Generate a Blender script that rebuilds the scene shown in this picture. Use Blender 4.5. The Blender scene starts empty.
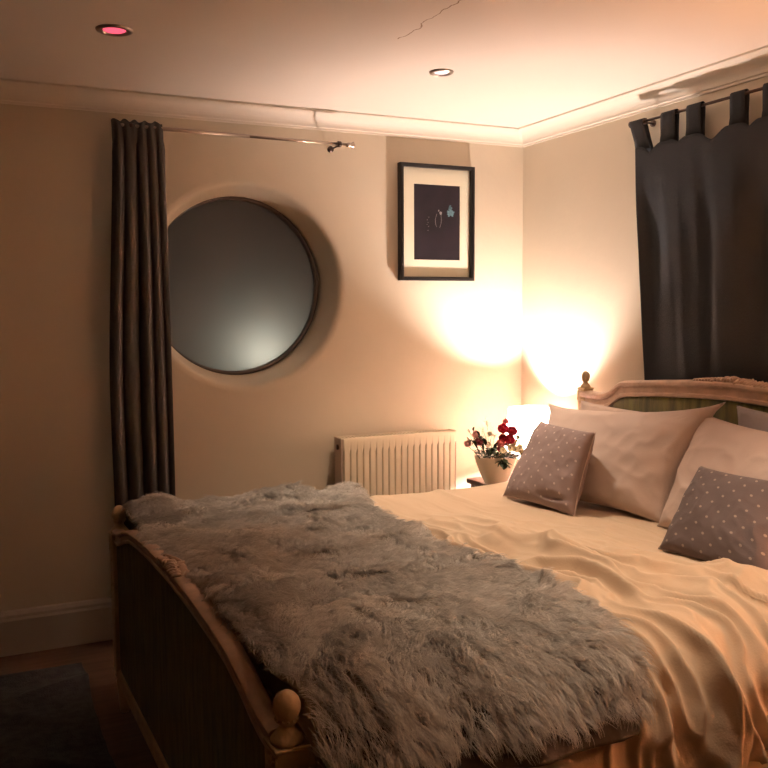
import bpy, bmesh, math, random
import numpy as np
from mathutils import Vector, Matrix

C = bpy.context.scene
COL = C.collection
rnd = random.Random(7)
PI = math.pi

# ------------------------------------------------------------------ camera
cam_d = bpy.data.cameras.new('camera')
cam = bpy.data.objects.new('camera', cam_d); COL.objects.link(cam)
cam_d.sensor_width = 36; cam_d.lens = 36 * 880 / 768; cam_d.clip_start = 0.05
CAM_H = 1.476
yaw, pit, rol = math.radians(24.8126), math.radians(5.0172), math.radians(-0.29)
f = Vector((math.sin(yaw) * math.cos(pit), math.cos(yaw) * math.cos(pit), -math.sin(pit)))
r = Vector((math.cos(yaw), -math.sin(yaw), 0)); u = r.cross(f)
r2 = r * math.cos(rol) + u * math.sin(rol); u2 = -r * math.sin(rol) + u * math.cos(rol)
m = Matrix((r2, u2, -f)).transposed().to_4x4(); m.translation = (0, 0, CAM_H)
cam.matrix_world = m
C.camera = cam

# ------------------------------------------------------------------ world and exposure
w = bpy.data.worlds.new('world'); C.world = w; w.use_nodes = True
w.node_tree.nodes['Background'].inputs[0].default_value = (0.010, 0.014, 0.022, 1)
w.node_tree.nodes['Background'].inputs[1].default_value = 0.6
C.view_settings.view_transform = 'Standard'; C.view_settings.look = 'None'
C.view_settings.gamma = 1; C.view_settings.use_curve_mapping = False
C.view_settings.exposure = 0.95
LAMP1 = 2000.0     # emission strength of the corner lamp's bulb
LAMP2 = 2000.0     # of the lamp on the near side of the bed
LAMP1_COL = (1.0, 0.84, 0.76)
LAMP2_COL = (1.0, 0.52, 0.27)
SPOT_RED = 0.8; SPOT_WHITE = 1.0
DOWN_W = 56.0; DOWN_COL = (1.0, 0.76, 0.55); DOWN_CONE = math.radians(80)

# ------------------------------------------------------------------ helpers
def tag(o, label=None, cat=None, group=None, kind=None):
    if label: o['label'] = label
    if cat: o['category'] = cat
    if group: o['group'] = group
    if kind: o['kind'] = kind
    return o

def empty(name, loc=(0, 0, 0), rz=0, label=None, cat=None, group=None):
    o = bpy.data.objects.new(name, None); COL.objects.link(o)
    o.empty_display_size = 0.05
    o.location = loc; o.rotation_euler = (0, 0, rz)
    return tag(o, label, cat, group)

def obj(name, bm, mt, parent=None, smooth=False, loc=None, bevel=0, autosmooth=None):
    me = bpy.data.meshes.new(name)
    if isinstance(bm, bmesh.types.BMesh):
        bmesh.ops.recalc_face_normals(bm, faces=bm.faces[:])
        bm.to_mesh(me); bm.free()
    else:
        me.from_pydata(*bm); me.update()
    if smooth:
        me.polygons.foreach_set('use_smooth', [True] * len(me.polygons))
    if mt is not None: me.materials.append(mt)
    o = bpy.data.objects.new(name, me); COL.objects.link(o)
    if parent: o.parent = parent
    if loc: o.location = loc
    if bevel:
        b = o.modifiers.new('bevel', 'BEVEL'); b.width = bevel; b.segments = 2; b.limit_method = 'ANGLE'; b.angle_limit = math.radians(35)
    return o

def struct(name, bm, mt, **k):
    o = obj(name, bm, mt, **k); o['kind'] = 'structure'; return o

def box(bm, x0, x1, y0, y1, z0, z1, M=None):
    vs = [bm.verts.new((x, y, z)) for x in (x0, x1) for y in (y0, y1) for z in (z0, z1)]
    for q in ((0, 1, 3, 2), (4, 6, 7, 5), (0, 4, 5, 1), (2, 3, 7, 6), (0, 2, 6, 4), (1, 5, 7, 3)):
        bm.faces.new([vs[i] for i in q])
    if M is not None:
        for v in vs: v.co = M @ v.co
    return vs

def nb(): return bmesh.new()

def lathe(bm, prof, n=32, cx=0, cy=0, cz=0, M=None, cap=True):
    rings = []
    for (rr, z) in prof:
        ring = [bm.verts.new((cx + rr * math.cos(2 * PI * i / n), cy + rr * math.sin(2 * PI * i / n), cz + z)) for i in range(n)]
        rings.append(ring)
    for a, b in zip(rings, rings[1:]):
        for i in range(n):
            bm.faces.new((a[i], a[(i + 1) % n], b[(i + 1) % n], b[i]))
    if cap:
        bm.faces.new(rings[0][::-1]); bm.faces.new(rings[-1])
    if M is not None:
        for ring in rings:
            for v in ring: v.co = M @ v.co

def tube(bm, pts, rad, n=10, cap=True):
    pts = [Vector(p) for p in pts]
    rads = rad if isinstance(rad, (list, tuple)) else [rad] * len(pts)
    rings = []
    ref = Vector((0, 0, 1))
    for i, p in enumerate(pts):
        d = (pts[min(i + 1, len(pts) - 1)] - pts[max(i - 1, 0)]).normalized()
        a = d.cross(ref)
        if a.length < 1e-3: a = d.cross(Vector((1, 0, 0)))
        a.normalize(); b = d.cross(a)
        rings.append([bm.verts.new(p + rads[i] * (a * math.cos(2 * PI * k / n) + b * math.sin(2 * PI * k / n))) for k in range(n)])
    for A, B in zip(rings, rings[1:]):
        for k in range(n): bm.faces.new((A[k], A[(k + 1) % n], B[(k + 1) % n], B[k]))
    if cap:
        bm.faces.new(rings[0][::-1]); bm.faces.new(rings[-1])

def grid_mesh(P):
    """P: array (n,m,3) -> verts, edges, faces"""
    n, m_ = P.shape[:2]
    idx = np.arange(n * m_).reshape(n, m_)
    f_ = np.stack([idx[:-1, :-1], idx[1:, :-1], idx[1:, 1:], idx[:-1, 1:]], -1).reshape(-1, 4)
    return P.reshape(-1, 3).tolist(), [], f_.tolist()

def solid(o, t, off=0):
    s = o.modifiers.new('solid', 'SOLIDIFY'); s.thickness = t; s.offset = off; return s

# vectorised smooth value noise
_rs = np.random.RandomState(11); _T = _rs.rand(256, 256)
def vnoise(x, y, seed=0):
    x = np.asarray(x, float) + seed * 17.31; y = np.asarray(y, float) + seed * 9.77
    xi = np.floor(x).astype(int); yi = np.floor(y).astype(int)
    fx = x - xi; fy = y - yi; fx = fx * fx * (3 - 2 * fx); fy = fy * fy * (3 - 2 * fy)
    a = _T[xi & 255, yi & 255]; b = _T[(xi + 1) & 255, yi & 255]
    c = _T[xi & 255, (yi + 1) & 255]; d = _T[(xi + 1) & 255, (yi + 1) & 255]
    return (a * (1 - fx) + b * fx) * (1 - fy) + (c * (1 - fx) + d * fx) * fy
def fbm(x, y, seed=0, o=3):
    s = 0; a = .5; t = 0
    for k in range(o):
        s = s + a * vnoise(x * 2 ** k, y * 2 ** k, seed + k); t += a; a *= .5
    return s / t
def sst(a, b, x):
    t = np.clip((x - a) / (b - a), 0, 1); return t * t * (3 - 2 * t)

# ------------------------------------------------------------------ materials
def mat(name, col, rough=.6, metal=0, var=0, vscale=8, bump=0, bscale=60, stretch=(1, 1, 1), spec=.3, sheen=0, coords='Object', col2=None, detail=4, trans=0):
    mt = bpy.data.materials.new(name); mt.use_nodes = True
    N = mt.node_tree.nodes; L = mt.node_tree.links; p = N['Principled BSDF']
    p.inputs['Base Color'].default_value = (*col, 1); p.inputs['Roughness'].default_value = rough
    p.inputs['Metallic'].default_value = metal; p.inputs['Specular IOR Level'].default_value = spec
    if sheen:
        p.inputs['Sheen Weight'].default_value = sheen; p.inputs['Sheen Roughness'].default_value = .4
    tc = N.new('ShaderNodeTexCoord'); mp = N.new('ShaderNodeMapping'); mp.inputs['Scale'].default_value = stretch
    L.new(tc.outputs[coords], mp.inputs[0])
    if var or col2:
        n = N.new('ShaderNodeTexNoise'); n.inputs['Scale'].default_value = vscale; n.inputs['Detail'].default_value = detail
        L.new(mp.outputs[0], n.inputs[0])
        cr = N.new('ShaderNodeValToRGB'); cr.color_ramp.elements[0].position = .35; cr.color_ramp.elements[1].position = .65
        c2 = col2 or tuple(min(1, c * (1 + var)) for c in col); c1 = col if col2 else tuple(c * (1 - var) for c in col)
        cr.color_ramp.elements[0].color = (*c1, 1); cr.color_ramp.elements[1].color = (*c2, 1)
        L.new(n.outputs[0], cr.inputs[0]); L.new(cr.outputs[0], p.inputs['Base Color'])
    if bump:
        n2 = N.new('ShaderNodeTexNoise'); n2.inputs['Scale'].default_value = bscale; n2.inputs['Detail'].default_value = 5
        L.new(mp.outputs[0], n2.inputs[0])
        b = N.new('ShaderNodeBump'); b.inputs['Strength'].default_value = bump; b.inputs['Distance'].default_value = .01
        L.new(n2.outputs[0], b.inputs['Height']); L.new(b.outputs[0], p.inputs['Normal'])
    return mt

def emis(name, col, s):
    mt = bpy.data.materials.new(name); mt.use_nodes = True
    N = mt.node_tree.nodes; L = mt.node_tree.links; N.remove(N['Principled BSDF'])
    e = N.new('ShaderNodeEmission'); e.inputs[0].default_value = (*col, 1); e.inputs[1].default_value = s
    L.new(e.outputs[0], N['Material Output'].inputs[0]); return mt

M_wall = mat('wall_plaster', (.61, .53, .41), .75, var=.02, vscale=3, bump=.12, bscale=25)
M_wallfar = mat('bounce_cut_dark', (.16, .13, .11), .8)  # unseen walls coloured dark to cut the bounced light
M_ceil = mat('ceiling_paint', (.78, .69, .61), .8, var=.015, vscale=2, bump=.05, bscale=20)
M_trim = mat('trim_paint', (.76, .68, .58), .5, bump=.05, bscale=30)
M_base = mat('baseboard_paint', (.46, .39, .32), .6, bump=.05, bscale=30)
M_floor = mat('floor_boards', (.085, .042, .024), .5, var=.25, vscale=4, stretch=(1, 12, 1), bump=.1)
M_rug = mat('rug_wool', (.034, .031, .031), .95, var=.3, vscale=30, bump=.8, bscale=200)
M_cream = mat('aged_cream_paint', (.56, .42, .25), .45, var=.12, vscale=14, bump=.15, bscale=60)
M_rail = mat('aged_rail_paint', (.58, .42, .32), .42, var=.14, vscale=18, bump=.15, bscale=60)
M_velvet = mat('green_velvet', (.066, .066, .016), .9, col2=(.16, .145, .036), vscale=7, stretch=(1, 6, 1), sheen=.25, bump=.3, bscale=90)
M_linen = mat('white_linen', (.52, .40, .285), .85, bump=.12, bscale=220, sheen=.05)
M_pillow = mat('pillow_cotton', (.54, .435, .385), .85, bump=.12, bscale=240, sheen=.05)
M_greypil = mat('blue_grey_cotton', (.34, .32, .33), .85, bump=.12, bscale=240)
M_curt = mat('charcoal_curtain_cloth', (.085, .078, .074), 1.0, bump=.25, bscale=400, stretch=(1, 1, .3), spec=.05)
M_curt2 = mat('dark_curtain_cloth', (.040, .042, .046), .9, bump=.3, bscale=400, stretch=(1, 1, .3), spec=.1)
M_chrome = mat('brushed_chrome', (.45, .36, .30), .3, metal=1)
M_darkmetal = mat('dark_bronze', (.10, .07, .06), .35, metal=1)
M_rad = mat('radiator_enamel', (.66, .57, .42), .38, var=.02, vscale=3)
M_radin = mat('radiator_side_enamel', (.55, .43, .34), .45)
M_black = mat('black_frame', (.012, .010, .010), .3)
M_mat = mat('picture_mat', (.72, .67, .52), .8)
M_dwood = mat('dark_table_wood', (.07, .03, .022), .35, var=.2, vscale=5, stretch=(1, 12, 1))
M_pot = mat('white_ceramic', (.74, .68, .56), .35)
M_leaf = mat('leaf_green', (.030, .045, .016), .5, var=.35, vscale=30)
M_stem = mat('stem_green', (.05, .06, .02), .6)
M_rose = mat('rose_red', (.50, .02, .045), .5, var=.15, vscale=60)
M_pink = mat('petal_pink', (.70, .22, .20), .5)
M_pale = mat('petal_pale_pink', (.75, .42, .38), .5)
M_dred = mat('petal_dark_red', (.20, .03, .035), .5)
M_cream2 = mat('petal_cream', (.85, .74, .48), .5)
M_brown = mat('flower_centre', (.16, .07, .03), .8)
M_white = mat('blossom_white', (.75, .66, .52), .6)
M_back = mat('suede_backing', (.050, .038, .032), .9, bump=.2)
M_matt = mat('mattress_ticking', (.6, .52, .42), .9)
M_wframe = mat('window_frame_grey', (.10, .08, .07), .6)

# ceiling crack: a thin wavy line in the paint
def add_crack():
    N = M_ceil.node_tree.nodes; L = M_ceil.node_tree.links; p = N['Principled BSDF']
    src = p.inputs['Base Color'].links[0].from_socket
    g = N.new('ShaderNodeNewGeometry'); sx = N.new('ShaderNodeSeparateXYZ'); L.new(g.outputs['Position'], sx.inputs[0])
    def mth(op, a, b=None, c=None):
        n = N.new('ShaderNodeMath'); n.operation = op
        for i, v in enumerate((a, b, c)):
            if v is None: continue
            if isinstance(v, (int, float)): n.inputs[i].default_value = v
            else: L.new(v, n.inputs[i])
        return n.outputs[0]
    no = N.new('ShaderNodeTexNoise'); no.inputs['Scale'].default_value = 7; no.inputs['Detail'].default_value = 6
    L.new(g.outputs['Position'], no.inputs[0])
    wob = mth('MULTIPLY', mth('SUBTRACT', no.outputs[0], .5), .10)
    d = mth('ABSOLUTE', mth('ADD', mth('SUBTRACT', sx.outputs[0], 1.357), wob))
    a = mth('LESS_THAN', d, .0022)
    b = mth('MULTIPLY', a, mth('LESS_THAN', sx.outputs[1], 2.80))
    mx = N.new('ShaderNodeMix'); mx.data_type = 'RGBA'; L.new(b, mx.inputs[0]); L.new(src, mx.inputs[6]); mx.inputs[7].default_value = (.36, .25, .17, 1)
    L.new(mx.outputs[2], p.inputs['Base Color'])
add_crack()

def dot_mat(name, base, dot):
    mt = mat(name, base, .9, bump=.2, bscale=300, sheen=.1)
    N = mt.node_tree.nodes; L = mt.node_tree.links; p = N['Principled BSDF']
    uv = N.new('ShaderNodeUVMap'); s = N.new('ShaderNodeSeparateXYZ'); L.new(uv.outputs[0], s.inputs[0])
    def mth(op, a, b=None):
        n = N.new('ShaderNodeMath'); n.operation = op
        for i, v in enumerate((a, b)):
            if v is None: continue
            if isinstance(v, (int, float)): n.inputs[i].default_value = v
            else: L.new(v, n.inputs[i])
        return n.outputs[0]
    def field(off):
        x = mth('SUBTRACT', mth('FRACT', mth('ADD', mth('MULTIPLY', s.outputs[0], 6.0), off)), .5)
        y = mth('SUBTRACT', mth('FRACT', mth('ADD', mth('MULTIPLY', s.outputs[1], 6.0), off)), .5)
        d = mth('SQRT', mth('ADD', mth('MULTIPLY', x, x), mth('MULTIPLY', y, y)))
        return mth('LESS_THAN', d, .075)
    k = mth('MAXIMUM', field(0.0), field(.5))
    mx = N.new('ShaderNodeMix'); mx.data_type = 'RGBA'; L.new(k, mx.inputs[0]); mx.inputs[6].default_value = (*base, 1); mx.inputs[7].default_value = (*dot, 1)
    L.new(mx.outputs[2], p.inputs['Base Color']); return mt
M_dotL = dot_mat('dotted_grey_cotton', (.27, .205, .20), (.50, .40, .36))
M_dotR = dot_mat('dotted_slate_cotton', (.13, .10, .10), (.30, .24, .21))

# ------------------------------------------------------------------ room shell
XR, YB, H = 2.67, 4.0, 2.39
XL, YF = -3.2, -2.6
bm = nb(); box(bm, XL - .1, XR + .1, YF - .1, YB + .3, -.1, 0); struct('floor', bm, M_floor)
bm = nb(); box(bm, XL - .1, XR + .1, YF - .1, YB + .3, H, H + .1); struct('ceiling', bm, M_ceil)
bm = nb(); box(bm, XR, XR + .1, YF - .1, YB + .3, 0, H); struct('wall_right', bm, M_wall)
bm = nb(); box(bm, XL - .1, XL, YF - .1, YB + .3, 0, H); struct('wall_left', bm, M_wallfar)
bm = nb(); box(bm, XL, XR, YF - .1, YF, 0, H); struct('wall_front', bm, M_wallfar)

# back wall with the round window recess
WX, WZ = 1.150, 1.576
def back_wall():
    n = 96
    prof = [(.496, 0), (.478, .002), (.468, .008), (.461, .020), (.457, .05), (.450, .085), (.438, .12), (.426, .155), (.418, .20)]
    bm = nb(); rings = []
    # outer rectangle ring by angle
    x0, x1, z0, z1 = XL, XR, 0, H
    ring = []
    angs = [2 * PI * i / n for i in range(n)]
    for c in ((x0, z0), (x0, z1), (x1, z0), (x1, z1)):
        a = math.atan2(c[1] - WZ, c[0] - WX) % (2 * PI)
        k = min(range(n), key=lambda i: abs(angs[i] - a)); angs[k] = a
    for a in angs:
        ca, sa = math.cos(a), math.sin(a); t = 1e9
        if ca > 1e-9: t = min(t, (x1 - WX) / ca)
        if ca < -1e-9: t = min(t, (x0 - WX) / ca)
        if sa > 1e-9: t = min(t, (z1 - WZ) / sa)
        if sa < -1e-9: t = min(t, (z0 - WZ) / sa)
        ring.append(bm.verts.new((WX + ca * t, YB, WZ + sa * t)))
    outer = ring; rings.append(ring)
    for (rr, d) in prof:
        rings.append([bm.verts.new((WX + rr * math.cos(a), YB + d, WZ + rr * math.sin(a))) for a in angs])
    back = [bm.verts.new((v.co.x, YB + .2, v.co.z)) for v in outer]
    rings.append(back)
    for A, B in zip(rings, rings[1:]):
        for i in range(n):
            bm.faces.new((A[i], A[(i + 1) % n], B[(i + 1) % n], B[i]))
    for i in range(n): bm.faces.new((back[i], back[(i + 1) % n], outer[(i + 1) % n], outer[i]))
    o = struct('wall_back', bm, M_wall)
    for p_ in o.data.polygons:
        c = p_.center
        p_.use_smooth = ((c.x - WX) ** 2 + (c.z - WZ) ** 2) < .54 ** 2 and c.y < YB + .19
    return o
back_wall()

# round window: ring frame, glass, glazing bead
RXZ = Matrix.Translation((WX - .014, YB, WZ + .002)) @ Matrix.Rotation(-PI / 2, 4, 'X')   # local z -> +y
win = empty('window_1'); win['kind'] = 'structure'
bm = nb(); lathe(bm, [(.428, .195), (.428, .158), (.424, .152), (.416, .152), (.411, .158), (.409, .195), (.428, .195)], 96, M=RXZ, cap=False)
obj('window_frame', bm, M_wframe, win, smooth=True)
gl = bpy.data.materials.new('frosted_night_glass'); gl.use_nodes = True
N = gl.node_tree.nodes; L = gl.node_tree.links; p = N['Principled BSDF']
p.inputs['Base Color'].default_value = (.06, .057, .053, 1); p.inputs['Roughness'].default_value = .5; p.inputs['Specular IOR Level'].default_value = .5
tr = N.new('ShaderNodeBsdfTranslucent'); tr.inputs[0].default_value = (.45, .45, .42, 1)
mx = N.new('ShaderNodeMixShader'); mx.inputs[0].default_value = .3
L.new(p.outputs[0], mx.inputs[1]); L.new(tr.outputs[0], mx.inputs[2]); L.new(mx.outputs[0], N['Material Output'].inputs[0])
bm = nb(); lathe(bm, [(.415, .182), (.415, .188)], 96, M=RXZ); obj('window_glass', bm, gl, win)
# added lantern behind the pane, low right, to make the glass glow
lan = empty('added_lantern', (WX + .13, YB + .36, WZ - .36), label='small lantern added outside to make the lower right of the round window glow', cat='lantern')
bm = nb(); lathe(bm, [(.03, -.05), (.045, -.03), (.045, .0)], 20); obj('added_lantern_body', bm, M_black, lan)
bm = nb(); bmesh.ops.create_uvsphere(bm, u_segments=16, v_segments=10, radius=.028)
for v in bm.verts: v.co.z += .03
obj('added_lantern_bulb', bm, emis('added_pane_glow', (1, .95, .86), 640), lan, smooth=True)
bm = nb(); box(bm, -.02, .02, -.13, .02, -.07, -.045); obj('bracket', bm, M_black, lan)

# cornice: cove with a stepped edge
def cornice(name, run):
    prof = [(0, .078), (.006, .078), (.006, .068)]
    for i in range(9):
        a = i / 8 * PI / 2
        prof.append((.012 + .070 * (1 - math.cos(a)), .066 - .056 * math.sin(a)))
    prof += [(.086, .010), (.094, .008), (.094, 0), (0, 0)]
    bm = nb(); A = []; B = []
    for (o_, d) in prof:
        if run == 'x': a = (XL, YB - o_, H - d); b = (XR - o_, YB - o_, H - d)
        else: a = (XR - o_, YF, H - d); b = (XR - o_, YB - o_, H - d)
        A.append(bm.verts.new(a)); B.append(bm.verts.new(b))
    n = len(prof)
    for i in range(n): bm.faces.new((A[i], A[(i + 1) % n], B[(i + 1) % n], B[i]))
    bm.faces.new(A); bm.faces.new(B[::-1])
    o = struct(name, bm, M_trim)
    return o
cornice('trim_1', 'x'); cornice('trim_2', 'y')
def baseboard(name, run):
    prof = [(0, 0), (.022, 0), (.022, .150), (.017, .160), (.017, .172), (.010, .186), (.004, .190), (0, .190)]
    bm = nb(); A = []; B = []
    for (o_, z) in prof:
        if run == 'back': a = (XL, YB - o_, z); b = (XR - .022, YB - o_, z)
        else: a = (XR - o_, YF, z); b = (XR - o_, YB, z)
        A.append(bm.verts.new(a)); B.append(bm.verts.new(b))
    n = len(prof)
    for i in range(n): bm.faces.new((A[i], A[(i + 1) % n], B[(i + 1) % n], B[i]))
    bm.faces.new(A); bm.faces.new(B[::-1])
    struct(name, bm, M_base)
baseboard('baseboard_back', 'back'); baseboard('baseboard_right', 'right')

# ------------------------------------------------------------------ bed frame (local u toward the head, v toward the back wall)
BO = Vector((.467, 2.37, 0)); BR = math.radians(1.8)
def bedw(u_, v_, z_):
    c, s = math.cos(BR), math.sin(BR)
    return np.stack([BO.x + u_ * c - v_ * s, BO.y + u_ * s + v_ * c, z_ + 0 * u_], -1)
bed = empty('bed', BO, BR, 'cream painted antique double bed frame with green velvet headboard and footboard', 'bed')
HU = 2.12; PV = .863

def arch(v, pts):
    a = abs(v); xs = [q[0] for q in pts]; ys = [q[1] for q in pts]
    return float(np.interp(a, xs, ys))
def smooth_arch(pts, half, n=120):
    vs = np.linspace(-half, half, n + 1); xs = [q[0] for q in pts]; ys = [q[1] for q in pts]
    fine = np.linspace(-half, half, 801); z = np.interp(np.abs(fine), xs, ys)
    k = 25; ker = np.hanning(k); ker /= ker.sum(); zp = np.concatenate([np.full(k // 2, z[0]), z, np.full(k // 2, z[-1])]); z = np.convolve(zp, ker, 'valid')
    return vs, np.interp(vs, fine, z)
foot_top = [(0, .776), (.25, .771), (.42, .760), (.56, .745), (.66, .722), (.73, .700), (.78, .690), (.84, .686)]
foot_bot = [(0, .735), (.25, .730), (.42, .720), (.56, .705), (.66, .678), (.73, .654), (.78, .642), (.84, .637)]
head_top = [(0, 1.186), (.18, 1.180), (.40, 1.163), (.56, 1.149), (.61, 1.144), (.67, 1.100), (.72, 1.083), (.79, 1.080), (.86, 1.082)]
head_bot = [(0, 1.116), (.18, 1.111), (.40, 1.097), (.56, 1.082), (.61, 1.074), (.67, 1.030), (.72, 1.012), (.79, 1.006), (.86, 1.006)]

def rail(name, top, bot, half, u0, outd, parent, mt):
    """moulded arched rail; outd=-1 faces the foot side"""
    vs, zt = smooth_arch(top, half); _, zb = smooth_arch(bot, half)
    # cross-section, in (depth across thickness, fraction of height)
    cs = [(-.024, 0), (-.030, .06), (-.030, .22), (-.022, .28), (-.022, .62), (-.028, .68), (-.034, .78), (-.034, .92), (-.028, 1.0), (-.012, 1.05), (.012, 1.05), (.028, 1.0), (.034, .92), (.034, .78), (.028, .68), (.022, .62), (.022, .28), (.030, .22), (.030, .06), (.024, 0)]
    P = np.zeros((len(vs), len(cs) + 1, 3))
    for j, (d, q) in enumerate(cs + [cs[0]]):
        P[:, j, 0] = u0 + d; P[:, j, 1] = vs; P[:, j, 2] = zb + (zt - zb) * q
    bm = nb(); R = [[bm.verts.new(P[i, j]) for j in range(len(cs))] for i in range(len(vs))]
    k = len(cs)
    for i in range(len(vs) - 1):
        for j in range(k): bm.faces.new((R[i][j], R[i][(j + 1) % k], R[i + 1][(j + 1) % k], R[i + 1][j]))
    bm.faces.new(R[0][::-1]); bm.faces.new(R[-1])
    if name == 'footboard_rail':
        for v_ in bm.verts: v_.co.x = u0 - .008 + (v_.co.x - u0) * .62
    o = obj(name, bm, mt, parent, smooth=True)
    e = o.modifiers.new('edges', 'EDGE_SPLIT'); e.split_angle = math.radians(40)
    return o

def finial(u_, v_, z, s, parent):
    prof = [(.0315, 0), (.0315, .006), (.027, .012), (.020, .020), (.0155, .028), (.0150, .034), (.020, .038), (.0215, .042), (.0205, .047), (.0240, .054), (.0265, .063), (.0262, .072), (.0230, .082), (.0165, .090), (.0085, .095), (.0015, .0965)]
    bm = nb(); lathe(bm, [(a * s, b * s) for a, b in prof], 28)
    o = obj('finial', bm, M_cream, parent, smooth=True, loc=(u_, v_, z))
    bm = nb()
    for k in range(14):
        a = 2 * PI * k / 14
        bmesh.ops.create_icosphere(bm, subdivisions=1, radius=.0028 * s, matrix=Matrix.Translation((.0215 * s * math.cos(a), .0215 * s * math.sin(a), .044 * s)))
    obj('bead_ring', bm, M_cream, o, smooth=True)
    return o

def post(u_, v_, ztop, sz, parent, carve_out):
    bm = nb(); h = sz / 2
    box(bm, u_ - h, u_ + h, v_ - h, v_ + h, .16, ztop)
    # small cap moulding
    box(bm, u_ - h - .004, u_ + h + .004, v_ - h - .004, v_ + h + .004, ztop - .008, ztop)
    o = obj('post', bm, M_cream, parent, bevel=.003)
    # tapered turned foot below
    bm = nb(); lathe(bm, [(.014, 0), (.018, .01), (.024, .09), (.028, .12), (.022, .13), (h, .14), (h, .165)], 20, u_, v_, 0)
    obj('leg', bm, M_cream, o, smooth=True)
    # carved rosette panel on the outer face and carved leaf strip below
    bm = nb(); fx = u_ + carve_out * h; zz = ztop - .012 - h
    for k in range(8):
        a = 2 * PI * k / 8
        bmesh.ops.create_icosphere(bm, subdivisions=2, radius=1, matrix=Matrix.Translation((fx, v_ + .42 * h * math.cos(a), zz + .42 * h * math.sin(a))) @ Matrix.Rotation(a, 4, 'X') @ Matrix.Diagonal((.004, .36 * h, .16 * h, 1)))
    bmesh.ops.create_icosphere(bm, subdivisions=2, radius=1, matrix=Matrix.Translation((fx, v_, zz)) @ Matrix.Diagonal((.006, .18 * h, .18 * h, 1)))
    for (a0, a1, b0, b1) in ((-.9, .9, .86, .98), (-.9, .9, -.98, -.86), (-.98, -.86, -.9, .9), (.86, .98, -.9, .9)):
        box(bm, fx - .002, fx + .004, v_ + a0 * h, v_ + a1 * h, zz + b0 * h, zz + b1 * h)
    obj('rosette', bm, M_cream, o, smooth=True)
    bm = nb()
    for k in range(7):
        z = ztop - .10 - k * .022; sg = 1 if k % 2 else -1
        bmesh.ops.create_icosphere(bm, subdivisions=2, radius=1, matrix=Matrix.Translation((fx, v_ + sg * .006, z)) @ Matrix.Rotation(sg * .7, 4, 'X') @ Matrix.Diagonal((.0035, .015, .005, 1)))
    obj('carved_strip', bm, M_cream, o, smooth=True)
    finial(u_, v_, ztop, sz / .063, o)
    return o

def velvet_panel(name, bot, zlow, half, u0, th, parent):
    vs, zb = smooth_arch(bot, half, 90); K = 40
    for sd in (1,):
        P = np.zeros((len(vs), K, 3))
        for j in range(K):
            q = j / (K - 1); z = zlow + (zb + .012 - zlow) * q
            ev = np.clip((half - np.abs(vs)) / .05, 0, 1); eq = min(1, min(q, 1 - q) / .06 + .01)
            pad = np.sqrt(ev * (2 - ev)) * math.sqrt(eq * (2 - eq))
            P[:, j] = np.stack([u0 - th / 2 - .006 * pad + .002 * (vnoise(vs * 9, z * 3 + 0 * vs, 5) - .5), vs, z], -1)
    o = obj(name, grid_mesh(P), M_velvet, parent, smooth=True); solid(o, th, 1)
    return o

def carving(cz, u0, parent, half=.10, up=1):
    """central carved spray: leaves and flower buds lying on the crest of the rail"""
    bm = nb(); rr = random.Random(3)
    for k in range(26):
        v = (k / 25 * 2 - 1) * half; e = 1 - abs(v / half) ** 1.5
        for s_ in (-1, 1):
            ln = .016 + .006 * rr.random()
            a = (.6 + .5 * rr.random()) * (1 if v > 0 else -1)
            Mx = Matrix.Translation((u0 + s_ * .012, v, cz(v) + .002 + .010 * e * rr.random())) @ Matrix.Rotation(a * s_, 4, 'Z') @ Matrix.Rotation(.3 * s_, 4, 'X')
            bmesh.ops.create_icosphere(bm, subdivisions=2, radius=1, matrix=Mx @ Matrix.Diagonal((.0065, ln, .0060 + .004 * e, 1)))
    for k in range(5):
        v = (k - 2) * .022
        bmesh.ops.create_icosphere(bm, subdivisions=2, radius=.0125 - .002 * abs(k - 2), matrix=Matrix.Translation((u0, v, cz(v) + .008)))
        for q in range(6):
            a = 2 * PI * q / 6
            bmesh.ops.create_icosphere(bm, subdivisions=1, radius=.0045, matrix=Matrix.Translation((u0 + .011 * math.cos(a), v + .011 * math.sin(a), cz(v) + .012)))
    return obj('carved_crest', bm, M_rail, parent, smooth=True)

# footboard
fr = rail('footboard_rail', foot_top, foot_bot, PV - .02, 0, -1, bed, M_rail)
carving(lambda v: arch(v, foot_top), -.009, fr, .095)
velvet_panel('footboard_panel', foot_bot, .165, PV - .025, 0, .030, bed)
bm = nb(); box(bm, -.026, .026, -PV + .02, PV - .02, .115, .170); obj('footboard_base_rail', bm, M_cream, bed, bevel=.006)
for s in (1, -1): post(0, s * PV, .672, .063, bed, -1)
# headboard
hr = rail('headboard_rail', head_top, head_bot, PV + .005, HU, -1, bed, M_rail)
carving(lambda v: arch(v, head_top), HU - .006, hr, .19)
velvet_panel('headboard_panel', head_bot, .42, PV - .02, HU, .030, bed)
bm = nb(); box(bm, HU - .026, HU + .026, -PV + .02, PV - .02, .34, .43); obj('headboard_base_rail', bm, M_cream, bed, bevel=.006)
for s in (1, -1): post(HU, s * (PV + .005), 1.098, .050, bed, -1)
for s in (1, -1):
    bm = nb(); box(bm, .03, HU - .025, s * .80 - .014, s * .80 + .014, .20, .36); obj('side_rail', bm, M_cream, bed, bevel=.004)

# mattress
bm = nb(); box(bm, .04, HU - .03, -.785, .785, .30, .60)
mt_o = obj('mattress', bm, M_matt, bevel=.05, loc=BO); mt_o.rotation_euler.z = BR
mt_o.modifiers['bevel'].segments = 5
tag(mt_o, 'thick cream mattress lying inside the bed frame beneath the duvet', 'mattress')

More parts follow.
